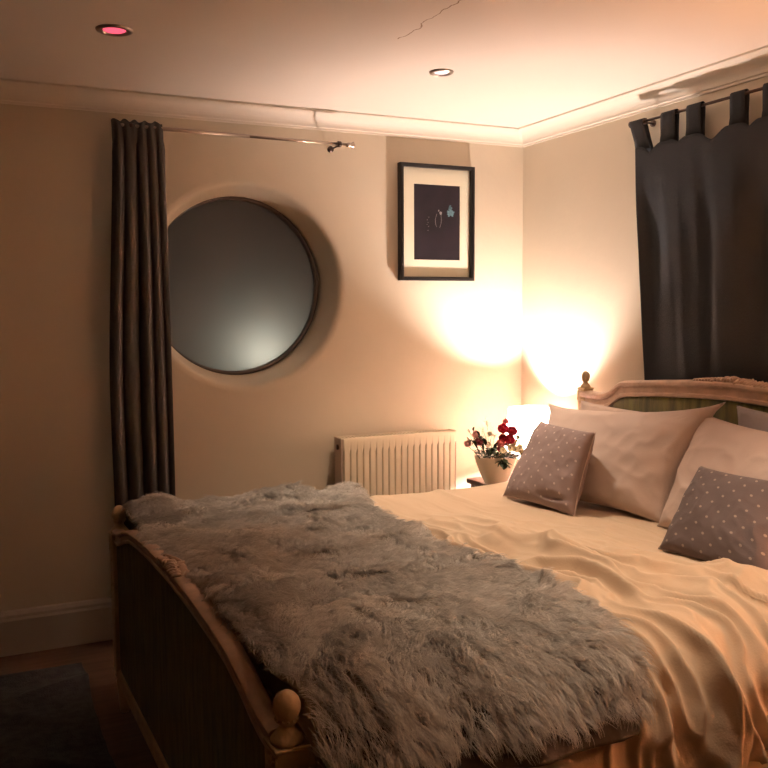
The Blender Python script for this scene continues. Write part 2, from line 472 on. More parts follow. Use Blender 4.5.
# ------------------------------------------------------------------ bedding surfaces
DA, DR, DZ = .79, .15, .680
def profile(t, off=0.0):
    """rounded cross-section of the made bed: t is arc length from the centre line"""
    a = np.abs(t); s = np.sign(t); q = np.clip((a - DA) / DR, 0, PI / 2)
    rr = DR + off
    v = np.where(a < DA, a, DA + rr * np.sin(q)); z = np.where(a < DA, DZ + off, DZ - DR + rr * np.cos(q))
    ex = np.clip(a - DA - DR * PI / 2, 0, None)
    z = z - ex; v = v + ex * .10
    ny = np.where(a < DA, 0, np.sin(q)); nz = np.where(a < DA, 1, np.cos(q))
    return s * v, z, s * ny, nz
def ridge(x): return 1 - np.abs(2 * x - 1)
def duvet_disp(U, T):
    wq = .10 * (fbm(U * 3, T * 2.2, 3) - .5) + .05 * (fbm(U * 8, T * 6, 4) - .5)
    W = U + .06 * T + wq * 2.0
    near = sst(.75, -.55, T) * (.12 + .88 * sst(1.75, 1.25, U)) * (.15 + .85 * sst(.55, .95, U)); drape = sst(-.62, -1.0, T) * (.25 + .75 * sst(.6, 1.0, U))
    r1 = vnoise(W * 9, T * 1.3 + 3, 7); r1 = ridge(r1) ** 2.2
    r2 = vnoise(W * 20, T * 2.6, 8); r2 = ridge(r2) ** 2.4
    r3 = vnoise(W * 40 + 2, T * 5, 9); r3 = ridge(r3) ** 2
    msk = .35 + .65 * sst(.3, .6, vnoise(U * 3.2, T * 2.5, 12))
    d = near * (.066 * r1 * (.4 + .6 * msk) + .046 * r2 * (.3 + .7 * msk) + .006 * r3) + drape * (.030 * r1 + .018 * r2)
    d = d + .022 * sst(.45, .75, T) * sst(1.1, .8, T)
    # broad quilt puff
    r4 = ridge(vnoise(U * 6 + .9 * T + wq * 3, T * 3.2 - U * 1.5, 27)) ** 3
    d = d + near * .026 * r4
    d = d + .022 * (fbm(U * 2.6, T * 2.6, 20) - .5) + .008 * np.sin(U * 7 + T * 3) * near
    far = sst(.1, .8, T)
    d = d + far * (.010 * (ridge(vnoise(W * 7, T * 2, 15)) ** 2))
    return d
def duvet_surface(U, T, extra=0):
    v, z, ny, nz = profile(T)
    d = duvet_disp(U, T) + extra
    # sinks toward the pillows, rises a little at the foot
    z = z + .018 * sst(.9, .15, U) * sst(1.15, .7, np.abs(T))
    return bedw(U, v + ny * d, z + nz * d)
# duvet
nu, nt = 420, 470
Uu = np.linspace(.045, 2.04, nu); Tt = np.linspace(-1.10, 1.10, nt)
UU, TT = np.meshgrid(Uu, Tt, indexing='ij')
hem = .020 * (fbm(UU * 5, UU * 0, 31) - .5) + .05 * (UU - 1.2) * 0
TT2 = np.where(TT < -.90, TT + hem * (-.90 - TT) / .16 * 1.5, TT)
P = duvet_surface(UU, TT2)
for _k in range(1):
    P[1:-1] = (P[:-2] + 2 * P[1:-1] + P[2:]) / 4; P[:, 1:-1] = (P[:, :-2] + 2 * P[:, 1:-1] + P[:, 2:]) / 4
endr = sst(2.04, 1.99, UU) * sst(.045, .085, UU); P[..., 2] -= (1 - endr) * .03
duv = obj('duvet', grid_mesh(P), M_linen, smooth=True); solid(duv, .016, -1)
tag(duv, 'rumpled white duvet spread over the bed with deep folds down the near side', 'duvet')

# fur throw: backing cloth plus pile of hair
def throw_bounds(T):
    lo = .012 + .020 * sst(.78, .84, np.abs(T)) + .012 * (fbm(T * 6, T * 0, 41) - .5)
    hi = .845 + .05 * (fbm(T * 4, T * 0 + 5, 42) - .5) * 2 - .09 * sst(-.78, -.97, T) ** 1.6
    hi = hi + .07 * sst(.45, .75, T) - .02 * sst(.75, 1.0, T)
    return lo, hi
T0, T1 = -.95, 1.09
def throw_surface(Q, T, lift=0.0):
    lo, hi = throw_bounds(T); U = lo + (hi - lo) * Q
    lumps = .052 * (fbm(U * 4.6, T * 4.2, 51) - .42) + .024 * (ridge(vnoise(U * 3.4 + T * 1.2, T * 4.5 - U, 52)) ** 2)
    bumpf = .036 * np.exp(-(((U - .92) / .10) ** 2 + ((T - .80) / .10) ** 2)) + .018 * np.exp(-(((U - .55) / .12) ** 2 + ((T - .82) / .12) ** 2))
    inner = sst(0, .12, Q) * sst(1, .88, Q)
    side = sst(1.05, .85, np.abs(T))
    extra = .020 + lumps * (.35 + .65 * inner) + bumpf * side + .02 * side * sst(.30, 0, Q) + lift
    v, z, ny, nz = profile(T)
    d0 = .35 * duvet_disp(U, T) + .020 + extra
    d0 = np.maximum(d0, duvet_disp(U, T) + .012)
    z = z + .018 * sst(.9, .15, U) * sst(1.15, .7, np.abs(T))
    return bedw(U, v + ny * d0, z + nz * d0)
Q_, T_ = np.meshgrid(np.linspace(0, 1, 150), np.linspace(T0, T1, 330), indexing='ij')
Pt = throw_surface(Q_, T_)
throw = empty('fur_throw', BO, 0, 'shaggy grey-brown fur throw draped across the foot of the bed', 'throw')
def local(Pw): return Pw - np.array(BO)
M_under = mat('fur_skin', (.30, .265, .22), .95, bump=.5, bscale=120)
o = obj('fur_skin', grid_mesh(local(Pt)), M_under, throw, smooth=True); solid(o, .008, 0)
# dark suede hem showing along the near edge
Qb, Tb = np.meshgrid(np.linspace(.02, 1.01, 120), np.linspace(T0 - .040, T0 + .06, 20), indexing='ij')
Pb = throw_surface(np.clip(Qb, 0, 1), Tb, -.004)
Pb[..., 1] -= .006; Pb[..., 2] -= .004
o = obj('suede_hem', grid_mesh(local(Pb)), M_back, throw, smooth=True); solid(o, .012, 0)
o['label'] = 'dark suede backing showing under the near edge'

M_fur = bpy.data.materials.new('fur_hair'); M_fur.use_nodes = True
N = M_fur.node_tree.nodes; L = M_fur.node_tree.links; p = N['Principled BSDF']
p.inputs['Roughness'].default_value = .75; p.inputs['Specular IOR Level'].default_value = .15
hi_ = N.new('ShaderNodeHairInfo'); cr = N.new('ShaderNodeValToRGB')
cr.color_ramp.elements[0].color = (.46, .44, .41, 1); cr.color_ramp.elements[1].color = (.74, .715, .68, 1)
L.new(hi_.outputs['Random'], cr.inputs[0])
mx = N.new('ShaderNodeMix'); mx.data_type = 'RGBA'; mx.blend_type = 'MULTIPLY'; mx.inputs[0].default_value = 1
L.new(cr.outputs[0], mx.inputs[6])
mx.inputs[7].default_value = (1.0, 1.0, 1.0, 1)
L.new(mx.outputs[2], p.inputs['Base Color'])

def make_fur(nclump=17000, per=16, K=6):
    rs = np.random.RandomState(5)
    q = rs.rand(nclump) ** 1.0; t = T0 + (T1 - T0) * rs.rand(nclump)
    def frame(q, t):
        e = 1e-3
        p0 = throw_surface(q, t); pu = throw_surface(np.clip(q + e, 0, 1.001), t); pt = throw_surface(q, t + e)
        a = pu - p0; b = pt - p0
        n = np.cross(a, b); n /= np.linalg.norm(n, axis=1, keepdims=True)
        n *= np.sign(n[:, 2:3] + 1e-9) if False else 1
        a /= np.linalg.norm(a, axis=1, keepdims=True) + 1e-9; b = np.cross(n, a)
        return p0, a, b, n
    p0, a, b, n = frame(q, t)
    # lay direction: swirls in the middle, flowing down and out at the near side
    ang = -PI / 2 + 2.4 * (fbm(q * 3, t * 3.2, 61, 2) - .5) * 2 * sst(-1.0, -.2, t) + .9 * (vnoise(q * 14, t * 14, 62) - .5) * 2
    ang = ang + .55 * sst(.2, 1, q) - sst(.1, .9, t) * .6
    ang = ang - sst(.13, 0, q) * .35 * sst(.76, .66, np.abs(t)) + sst(.2, 0, q) * sst(.74, .82, np.abs(t)) * .5; ang = np.where((t < -.7), ang * .5 + .5 * (-PI / 2 + .5 * (q - .3)), ang)
    lay = np.cos(ang)[:, None] * a + np.sin(ang)[:, None] * b
    up = .55 + .5 * rs.rand(nclump)
    length = (.032 + .022 * rs.rand(nclump)) * (.7 + .6 * vnoise(q * 9, t * 11, 63))
    curl = (rs.rand(nclump) - .5) * 1.6
    s = np.linspace(0, 1, K)
    side = np.cross(n, lay)
    # guide curve points (nclump,K,3)
    along = (s ** 1.0)[None, :] * length[:, None]
    hgt = (length * up * .55)[:, None] * (np.sin(s * PI * .62))[None, :]
    sw = (curl * length * .35)[:, None] * (s ** 2)[None, :]
    G = p0[:, None] + lay[:, None] * along[..., None] * .9 + n[:, None] * hgt[..., None] + side[:, None] * sw[..., None]
    # gravity droop
    G[..., 2] -= (.010 * (s ** 2))[None, :]
    # children
    cq = rs.randn(nclump, per, 2) * .0105
    off = a[:, None] * cq[..., :1] + b[:, None] * cq[..., 1:]
    tight = (1 - .62 * s ** .9)
    jit = rs.randn(nclump, per, 1, 3) * .0022 * (s[None, None, :, None])
    lens = .72 + .4 * rs.rand(nclump, per, 1, 1)
    D = (G - G[:, :1])[:, None] * lens
    S = G[:, :1][:, None] + off[:, :, None] * tight[None, None, :, None] + D + jit
    return S.reshape(-1, K, 3)
S = make_fur()
ns, K = S.shape[:2]
hc = bpy.data.hair_curves.new('fur_pile'); hc.add_curves([K] * ns)
hc.attributes['position'].data.foreach_set('vector', local(S).reshape(-1).astype(np.float32))
ra = hc.attributes.get('radius') or hc.attributes.new('radius', 'FLOAT', 'POINT')
ra.data.foreach_set('value', np.tile(np.linspace(.00062, .00018, K), ns).astype(np.float32))
hc.materials.append(M_fur)
o = bpy.data.objects.new('fur_pile', hc); COL.objects.link(o); o.parent = throw; o['kind'] = 'stuff'

# ------------------------------------------------------------------ pillows and cushions
def pillow(name, bl, br, tr_, tl, th, mt, label, cat, group=None, seed=0, pinch=.06, wrinkle=.010, fold=False, sagt=0, ear=.02):
    bl, br, tr_, tl = [np.array(q, float) for q in (bl, br, tr_, tl)]
    cen = (bl + br + tr_ + tl) / 4; n = 64
    nrm = np.cross(br - bl, tl - bl); nrm /= np.linalg.norm(nrm)      # sign handled by both sides
    s = np.linspace(-1, 1, n); S_, R_ = np.meshgrid(s, s, indexing='ij')
    cx = S_ * (1 - pinch * (1 - np.abs(S_) ** 2) * 0 - pinch * (1 - R_ ** 2) * np.abs(S_) ** 3)
    cy = R_ * (1 - pinch * (1 - S_ ** 2) * np.abs(R_) ** 3)
    cy = cy - sagt * (1 - S_ ** 2) ** .7 * sst(-.2, 1, R_)
    ea = ear * (np.abs(S_) * np.abs(R_)) ** 10; cx = cx + ea * np.sign(S_); cy = cy + ea * np.sign(R_)
    a = (cx + 1) / 2; b = (cy + 1) / 2
    base = ((1 - a) * (1 - b))[..., None] * bl + (a * (1 - b))[..., None] * br + (a * b)[..., None] * tr_ + ((1 - a) * b)[..., None] * tl
    prof = ((1 - S_ ** 2) * (1 - R_ ** 2)); prof = np.clip(prof, 0, None) ** .42
    edge = np.clip(1 - np.maximum(np.abs(S_), np.abs(R_)), 0, 1)
    wr = (ridge(vnoise(a * 5 + b * 2, b * 3 - a, seed + 70)) ** 2 + .5 * ridge(vnoise(a * 11 - b * 3, b * 7 + a * 4, seed + 71)) ** 2) * wrinkle
    # puckers radiating from corners
    wr = wr + wrinkle * .8 * np.sin(26 * np.arctan2(1 - np.abs(R_), 1 - np.abs(S_) + 1e-3)) * sst(.5, .05, np.hypot(1 - np.abs(R_), 1 - np.abs(S_))) * prof
    sag = .02 * (fbm(a * 2, b * 2, seed + 75) - .5)
    vs = []; uvs = []
    for sgn in (1, -1):
        h = sgn * (th / 2) * prof * (1 + .15 * (fbm(a * 3, b * 3, seed + 76 + sgn) - .5) * 2) + sgn * wr * sst(0, .1, edge) + sag * prof
        Pp = base + nrm * h[..., None] - cen
        if fold and sgn:
            fx = np.exp(-((a - .74) / .14) ** 2) * np.exp(-((b - .11 - .10 * (a - .74)) / .03) ** 2)
            Pp = Pp - nrm * (fx * .024 * sgn)[..., None]
        vs.append(Pp.reshape(-1, 3)); uvs.append(np.stack([a, b], -1).reshape(-1, 2))
    V = np.concatenate(vs); UVc = np.concatenate(uvs)
    idx = np.arange(n * n).reshape(n, n)
    f1 = np.stack([idx[:-1, :-1], idx[1:, :-1], idx[1:, 1:], idx[:-1, 1:]], -1).reshape(-1, 4)
    f2 = f1[:, ::-1] + n * n
    me = bpy.data.meshes.new(name); me.from_pydata(V.tolist(), [], np.concatenate([f1, f2]).tolist()); me.update()
    uvl = me.uv_layers.new(name='UVMap'); li = np.zeros(len(me.loops), dtype=np.int32); me.loops.foreach_get('vertex_index', li)
    uvl.data.foreach_set('uv', UVc[li].reshape(-1).astype(np.float32))
    bm = bmesh.new(); bm.from_mesh(me); bmesh.ops.remove_doubles(bm, verts=bm.verts[:], dist=.0008); bmesh.ops.recalc_face_normals(bm, faces=bm.faces[:]); bm.to_mesh(me); bm.free()
    me.polygons.foreach_set('use_smooth', [True] * len(me.polygons)); me.materials.append(mt)
    o = bpy.data.objects.new(name, me); COL.objects.link(o); o.location = cen.tolist()
    tag(o, label, cat, group)
    # sewn edge seam as a fine piping part
    per = np.concatenate([base[:, 0], base[-1, 1:], base[::-1, -1][1:], base[0, ::-1][1:-1]]) - cen
    bm = nb(); pts = [Vector(q) for q in per[::2]]; pts.append(pts[0]); tube(bm, pts, .0022, 6, cap=False)
    obj('seam', bm, mt, o, smooth=True)
    return o

pillow('pillow', (2.33, 3.16, .70), (2.40, 2.48, .70), (2.505, 2.50, 1.045), (2.475, 3.22, 1.045), .10, M_pillow,
       'white pillow mostly hidden behind the big pillow near the lamp', 'pillow', 'white bed pillows', 3)
pillow('pillow', (2.07, 3.06, .695), (2.235, 2.425, .685), (2.445, 2.375, 1.115), (2.27, 3.175, 1.045), .17, M_pillow,
       'large white pillow leaning on the headboard behind the small grey dotted cushion', 'pillow', 'white bed pillows', 1, pinch=.10, wrinkle=.010, sagt=.10, ear=.04)
pillow('pillow', (2.20, 2.41, .685), (2.16, 1.72, .685), (2.435, 1.74, 1.05), (2.445, 2.46, 1.075), .17, M_pillow,
       'large white pillow behind the dark dotted cushion at the right edge', 'pillow', 'white bed pillows', 5, pinch=.06, wrinkle=.009, sagt=.06)
pillow('pillow', (2.44, 2.30, .71), (2.42, 1.74, .71), (2.505, 1.76, 1.10), (2.50, 2.345, 1.108), .07, M_greypil,
       'blue-grey pillow with one corner sticking up against the headboard at far right', 'pillow', None, 6)
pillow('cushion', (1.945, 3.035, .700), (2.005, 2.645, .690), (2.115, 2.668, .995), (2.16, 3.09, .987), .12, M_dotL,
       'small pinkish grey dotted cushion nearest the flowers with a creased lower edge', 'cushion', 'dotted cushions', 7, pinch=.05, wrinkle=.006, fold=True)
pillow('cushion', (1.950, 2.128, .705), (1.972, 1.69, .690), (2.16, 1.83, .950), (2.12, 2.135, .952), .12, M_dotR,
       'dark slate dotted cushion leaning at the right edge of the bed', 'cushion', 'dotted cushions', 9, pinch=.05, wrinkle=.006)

# ------------------------------------------------------------------ curtains and rods
def sheet(name, fn, n, mz, mt, parent=None, th=.004):
    P = np.zeros((n, mz, 3)); a = np.linspace(0, 1, n)
    for j in range(mz): P[:, j] = fn(a, j / (mz - 1))
    o = obj(name, grid_mesh(P), mt, parent, smooth=True); solid(o, th, 0); return o

cl = empty('curtain', (.65, 3.885, 0), label='charcoal curtain bunched at the left of the round window', cat='curtain')
def left_curtain(a, q):
    z = .045 + (2.262 - .045) * q
    w0 = .545 - .040 * (1 - q) + .008 * math.sin(q * 9); w1 = .762 + .004 * math.sin(q * 5) + .006 * (1 - q)
    head = float(sst(.945, .965, q)); gather = .8 * math.exp(-((q - .952) / .010) ** 2)
    ph = a * 2 * PI * 4.6 + 1.0 * np.sin(q * 2.4 + a * 5) + 2.2 * vnoise(a * 4, 0 * a + q * 2.2, 80)
    amp = (.021 * (1 - .75 * head) - .004 * gather) * (.7 + .6 * vnoise(a * 7, 0 * a, 81))
    x = w0 + (w1 - w0) * a + .010 * np.cos(ph) * (1 - head)
    x = w0 + (w1 - w0) * np.clip((x - w0) / (w1 - w0), -.02, 1.02)
    y = 3.888 + amp * np.sin(ph) - .010 * gather - .016 * head * float(sst(1.0, .985, q)) + .003 * head * np.sin(a * 40)
    return np.stack([x - .65, y - 3.885, z + .006 * head * np.sin(a * 31)], -1)
sheet('curtain_panel', left_curtain, 260, 120, M_curt, cl)
def rod_thing(label, p0, p1, rr, bracket_at, wall_dir, mt, group):
    p0, p1 = Vector(p0), Vector(p1); t_ = empty('curtain_rod', p0, label=label, cat='curtain rod', group=None)
    d = (p1 - p0); ax = d.normalized()
    bm = nb(); tube(bm, [(0, 0, 0), d * .55], rr, 14); obj('rod', bm, mt, t_, smooth=True)
    bm = nb(); tube(bm, [d * .5, d], rr * .8, 14); obj('rod_extension', bm, mt, t_, smooth=True)
    bm = nb(); tube(bm, [d - ax * .004, d + ax * .004, d + ax * .012, d + ax * .016, d + ax * .030, d + ax * .034], [rr * 1.1, rr * 1.3, rr * 1.3, rr * .9, rr * 2.0, rr * 1.6], 16); obj('end_cap', bm, mt, t_, smooth=True)
    for ba in bracket_at:
        c = d * ba; wv = Vector(wall_dir)
        L_ = wv.length; wn = wv.normalized()
        bm = nb(); tube(bm, [c + Vector((0, 0, -rr * 1.3)), c + wn * .02 + Vector((0, 0, -.006)), c + wn * (L_ - .006) + Vector((0, 0, -.006))], .004, 10)
        tube(bm, [c + wn * (L_ - .008) + Vector((0, 0, -.006)), c + wn * L_ + Vector((0, 0, -.006))], .015, 18)
        tube(bm, [c - ax * .008, c + ax * .008], rr * 1.6, 16)
        obj('bracket', bm, M_darkmetal, t_, smooth=True)
    return t_
rod_thing('thin chrome curtain rod running above the round window', (.565, 3.885, 2.240), (1.612, 3.885, 2.232), .0085, (.06, .962), (0, .115, 0), M_chrome, None)

rod2 = rod_thing('thin metal curtain rod above the headboard carrying the tab top curtain', (2.620, 1.45, 2.254), (2.620, 3.065, 2.258), .0075, (.03, .965), (.05, 0, 0), M_darkmetal, None)

cr_ = empty('curtain', (2.635, 2.3, 0), label='dark tab top curtain hanging behind the headboard on the right wall', cat='curtain')
tabs = [(3.030, 2.952), (2.843, 2.764), (2.700, 2.625), (2.480, 2.412), (2.330, 2.262), (2.12, 2.05), (1.93, 1.86), (1.74, 1.67), (1.56, 1.49)]
tabs = [(a * 1.0195, b * 1.0195) for a, b in tabs]
tc_ = [(a + b) / 2 for a, b in tabs]
def right_curtain(a, q):
    y = 3.045 - .045 * (1 - q) - a * (3.02 - 1.50)
    y0 = 3.045 - a * (3.045 - 1.50)
    # top edge sags between the tabs
    dmin = np.min(np.abs(y0[:, None] - np.array(tc_)[None]), 1)
    sag = .038 * sst(.03, .12, dmin)
    ztop = 2.150 - sag; z = 1.08 + (ztop - 1.08) * q
    n1 = vnoise(y0 * 7 + .3 * q, 0 * a + q * 1.2, 90); n2 = vnoise(y0 * 15, 0 * a + q * .8, 91)
    near_tab = np.exp(-(dmin / .05) ** 2)
    x = 2.635 - (.060 * (n1 - .3) + .026 * (n2 - .5)) * (.25 + .75 * sst(.05, .25, q)) - .014 * near_tab * q + .018 * (1 - near_tab) * q
    x = x + (2.604 - x) * sst(.55, .99, q)
    x = x + .013 * (1 - q)
    x = np.where(y0 > 3.2, 2.632 + (x - 2.632) * .5, x)
    return np.stack([x - 2.635, y - 2.3, z], -1)
sheet('curtain_panel', right_curtain, 300, 70, M_curt2, cr_)
for (ya, yb) in tabs:
    bm = nb(); K = 14
    def tabp(yy, k):
        # loop: up the front, over the rod, down the back
        pts = [(-.0245, 2.120), (-.0245, 2.16), (-.0270, 2.215)] + [(-.015 - .0125 * math.cos(b_), 2.240 + .0125 * math.sin(b_)) for b_ in np.linspace(0, PI, 7)] + [(-.0025, 2.215), (-.004, 2.16), (-.008, 2.100)]
        return pts
    pts = tabp(0, 0); rows = []
    for (x, z) in pts:
        flare = .006 if z < 2.13 else 0
        rows.append([bm.verts.new((x, yy - 2.3, z + .018)) for yy in np.linspace(ya + flare, yb - flare, 5) - (.045 * (2.24 - z) / .12 if ya > 3.05 and z < 2.24 else 0)])
    for A, B in zip(rows, rows[1:]):
        for i in range(4): bm.faces.new((A[i], A[i + 1], B[i + 1], B[i]))
    o = obj('tab', bm, M_curt2, cr_, smooth=True); solid(o, .003, 0)

# ------------------------------------------------------------------ picture
PX0, PX1, PZ0, PZ1 = 1.928, 2.352, 1.607, 2.186
pf = empty('picture_frame', ((PX0 + PX1) / 2, YB, PZ0), label='black framed dark picture with a wide cream mat on the back wall', cat='picture')
cx = (PX0 + PX1) / 2; hw = (PX1 - PX0) / 2; hh = PZ1 - PZ0
bm = nb(); fwid = .019
ring = []
for (ins, y) in ((0, -.002), (0, -.036), (fwid * .6, -.038), (fwid, -.034), (fwid, -.018), (fwid, -.002)):
    ring.append([bm.verts.new(c) for c in ((-hw + ins, y, ins), (hw - ins, y, ins), (hw - ins, y, hh - ins), (-hw + ins, y, hh - ins))])
for A, B in zip(ring, ring[1:] + ring[:1]):
    for i in range(4): bm.faces.new((A[i], A[(i + 1) % 4], B[(i + 1) % 4], B[i]))
obj('frame', bm, M_black, pf)
bm = nb(); ax0, ax1, az0, az1 = 2.013 - cx, 2.277 - cx, 1.712 - PZ0, 2.088 - PZ0
o_ = [(-hw + .012, .012), (hw - .012, .012), (hw - .012, hh - .012), (-hw + .012, hh - .012)]; i_ = [(ax0, az0), (ax1, az0), (ax1, az1), (ax0, az1)]
rA = [bm.verts.new((x, -.014, z)) for x, z in o_]; rB = [bm.verts.new((x, -.014, z)) for x, z in i_]; rC = [bm.verts.new((x, -.011, z)) for x, z in i_]
for A, B in ((rA, rB), (rB, rC)):
    for i in range(4): bm.faces.new((A[i], A[(i + 1) % 4], B[(i + 1) % 4], B[i]))
obj('mat_board', bm, M_mat, pf)
M_print = mat('dark_print', (.013, .010, .016), .5, var=.4, vscale=5)
bm = nb(); box(bm, ax0 - .005, ax1 + .005, -.011, -.008, az0 - .005, az1 + .005); pr = obj('print', bm, M_print, pf)
M_pale_ink = mat('pale_blue_ink', (.10, .20, .24), .6, var=.4, vscale=60)
M_white_ink = mat('pale_grey_ink', (.30, .30, .31), .6)
# pale blob, thin upright figure-like strokes and a line of faint dots, as printed marks
bm = nb()
def blob(cxx, czz, rx, rz, seed, n=26, y=-.0118):
    rr = random.Random(seed); vs = []
    for k in range(n):
        a = 2 * PI * k / n; q = 1 + .28 * rr.uniform(-1, 1)
        vs.append(bm.verts.new((cxx + rx * q * math.cos(a), y, czz + rz * q * math.sin(a))))
    bm.faces.new(vs)
def pp(px, py):  # zoomed picture coords (614x768 over 120x150 px, origin 380,150) -> local print coordinates
    x = ax0 + (px - 183) / (410 - 183) * (ax1 - ax0); z = az1 - (py - 178) / (560 - 178) * (az1 - az0); return x, z
x, z = pp(364, 318); blob(x, z, .021, .017, 1); x, z = pp(362, 292); blob(x, z, .009, .014, 2)
obj('blue_mark', bm, M_pale_ink, pr)
bm = nb(); x, z = pp(315, 320); blob(x, z, .007, .008, 3)
x, z = pp(305, 308); blob(x, z, .0035, .004, 4)
for pts in ([(296, 325), (288, 350), (289, 375), (294, 390)], [(316, 330), (318, 355), (316, 375), (310, 395)]):
    for (a, b) in zip(pts, pts[1:]):
        (x0, z0), (x1, z1) = pp(*a), pp(*b)
        vs = [bm.verts.new((x0 - .0008, -.0118, z0)), bm.verts.new((x0 + .0008, -.0118, z0)), bm.verts.new((x1 + .0008, -.0118, z1)), bm.verts.new((x1 - .0008, -.0118, z1))]; bm.faces.new(vs)
obj('pale_marks', bm, M_white_ink, pr); bm = nb()
for k, (a, b) in enumerate(((256, 343), (248, 357), (252, 370), (247, 380), (255, 390), (252, 410))):
    x, z = pp(a, b); blob(x, z, .0016, .0018, 10 + k, 8)
obj('dot_row', bm, M_white_ink, pr)

# ------------------------------------------------------------------ radiator
RX0, RX1, RZ0, RZ1, RF = 1.560, 2.192, .245, .848, 3.862
rad = empty('radiator', ((RX0 + RX1) / 2, YB, RZ0), label='cream ribbed panel radiator on the wall under the picture', cat='radiator')
rcx = (RX0 + RX1) / 2
def rpanel():
    nrib = 18; n = nrib * 14; xs = np.linspace(RX0 + .012, RX1 - .008, n + 1)
    pitch = (RX1 - RX0 - .02) / nrib
    ph = ((xs - RX0 - .012) / pitch) % 1
    g = .011 * (sst(.0, .16, ph) * sst(1.0, .84, ph))      # raised flat ribs with grooves between
    zs = np.array([RZ0, RZ0 + .01, RZ0 + .03, RZ0 + .045, RZ0 + .06, RZ1 - .075, RZ1 - .062, RZ1 - .050, RZ1 - .01, RZ1 - .003, RZ1])
    kk = np.array([0, 0, 0, .6, 1, 1, .6, 0, 0, 0, 0.]); back = np.array([.006, 0, 0, 0, 0, 0, 0, 0, 0, .002, .010])
    P = np.zeros((n + 1, len(zs), 3))
    for j, z in enumerate(zs):
        P[:, j, 0] = xs - rcx; P[:, j, 1] = RF + back[j] + kk[j] * (.011 - g) - YB; P[:, j, 2] = z - RZ0
    o = obj('front_panel', grid_mesh(P), M_rad, rad, smooth=True); solid(o, .002, 0)
    e = o.modifiers.new('es', 'EDGE_SPLIT'); e.split_angle = math.radians(50)
rpanel()
for (xa, nm) in ((RX0, 'side_panel'), (RX1 - .006, 'side_panel')):
    bm = nb(); box(bm, xa - rcx, xa + .006 - rcx, RF - YB + .004, -.045, .02, RZ1 - RZ0)
    o = obj(nm, bm, M_radin, rad, bevel=.002)
bm = nb()
for k in range(34):
    x = RX0 + .02 + k * (RX1 - RX0 - .04) / 33 - rcx
    box(bm, x - .0035, x + .0035, RF - YB + .016, -.055, RZ1 - RZ0 - .008, RZ1 - RZ0 - .002)
box(bm, RX0 - rcx, RX1 - rcx, RF - YB + .004, RF - YB + .018, RZ1 - RZ0 - .004, RZ1 - RZ0); box(bm, RX0 - rcx, RX1 - rcx, -.057, -.045, RZ1 - RZ0 - .004, RZ1 - RZ0)
obj('top_grille', bm, M_rad, rad)
bm = nb(); box(bm, RX0 - rcx + .01, RX1 - rcx - .01, -.060, -.048, .02, RZ1 - RZ0 - .015); obj('rear_panel', bm, M_radin, rad)
bm = nb(); tube(bm, [(RX0 - rcx - .006, RF - YB + .045, RZ1 - RZ0 - .045), (RX0 - rcx + .012, RF - YB + .045, RZ1 - RZ0 - .045)], .013, 16); obj('bleed_plug', bm, M_darkmetal, rad, smooth=True)
bm = nb()
bm.free()
for x in (RX0 + .12, RX1 - .12):
    bm = nb(); box(bm, x - rcx - .015, x - rcx + .015, -.05, 0, .10, .50); obj('wall_bracket', bm, M_radin, rad)
for x in (RX0 + .03, RX1 - .03):
    bm = nb(); tube(bm, [(x - rcx, -.07, .02), (x - rcx, -.07, -RZ0)], .0075, 10); obj('pipe', bm, M_chrome, rad)

# ------------------------------------------------------------------ bedside tables and lamps
def bedside_table(loc, label):
    t_ = empty('bedside_table', loc, label=label, cat='table', group='bedside tables')
    bm = nb(); box(bm, -.25, .225, -.155, .155, .605, .630); obj('table_top', bm, M_dwood, t_, bevel=.005)
    bm = nb(); box(bm, -.235, .210, -.135, .135, .46, .605); obj('apron', bm, M_dwood, t_)
    bm = nb(); box(bm, -.245, -.235, -.12, .12, .475, .59); d_ = obj('drawer', bm, M_dwood, t_, bevel=.002)
    bm = nb(); lathe(bm, [(.004, 0), (.006, .008), (.012, .014), (.010, .022)], 14, M=Matrix.Translation((-.245, 0, .53)) @ Matrix.Rotation(-PI / 2, 4, 'Y')); obj('knob', bm, M_chrome, d_, smooth=True)
    for sx in (-1, 1):
        for sy in (-1, 1):
            bm = nb(); box(bm, -.012 + sx * .205 - .018, -.012 + sx * .205 + .018, sy * .118 - .018, sy * .118 + .018, 0, .46); obj('leg', bm, M_dwood, t_, bevel=.003)
    return t_
bedside_table((2.42, 3.575, 0), 'dark wooden bedside table in the corner holding lamp and flowers')
bedside_table((2.42, .90, 0), 'dark wooden bedside table on the near side of the bed')

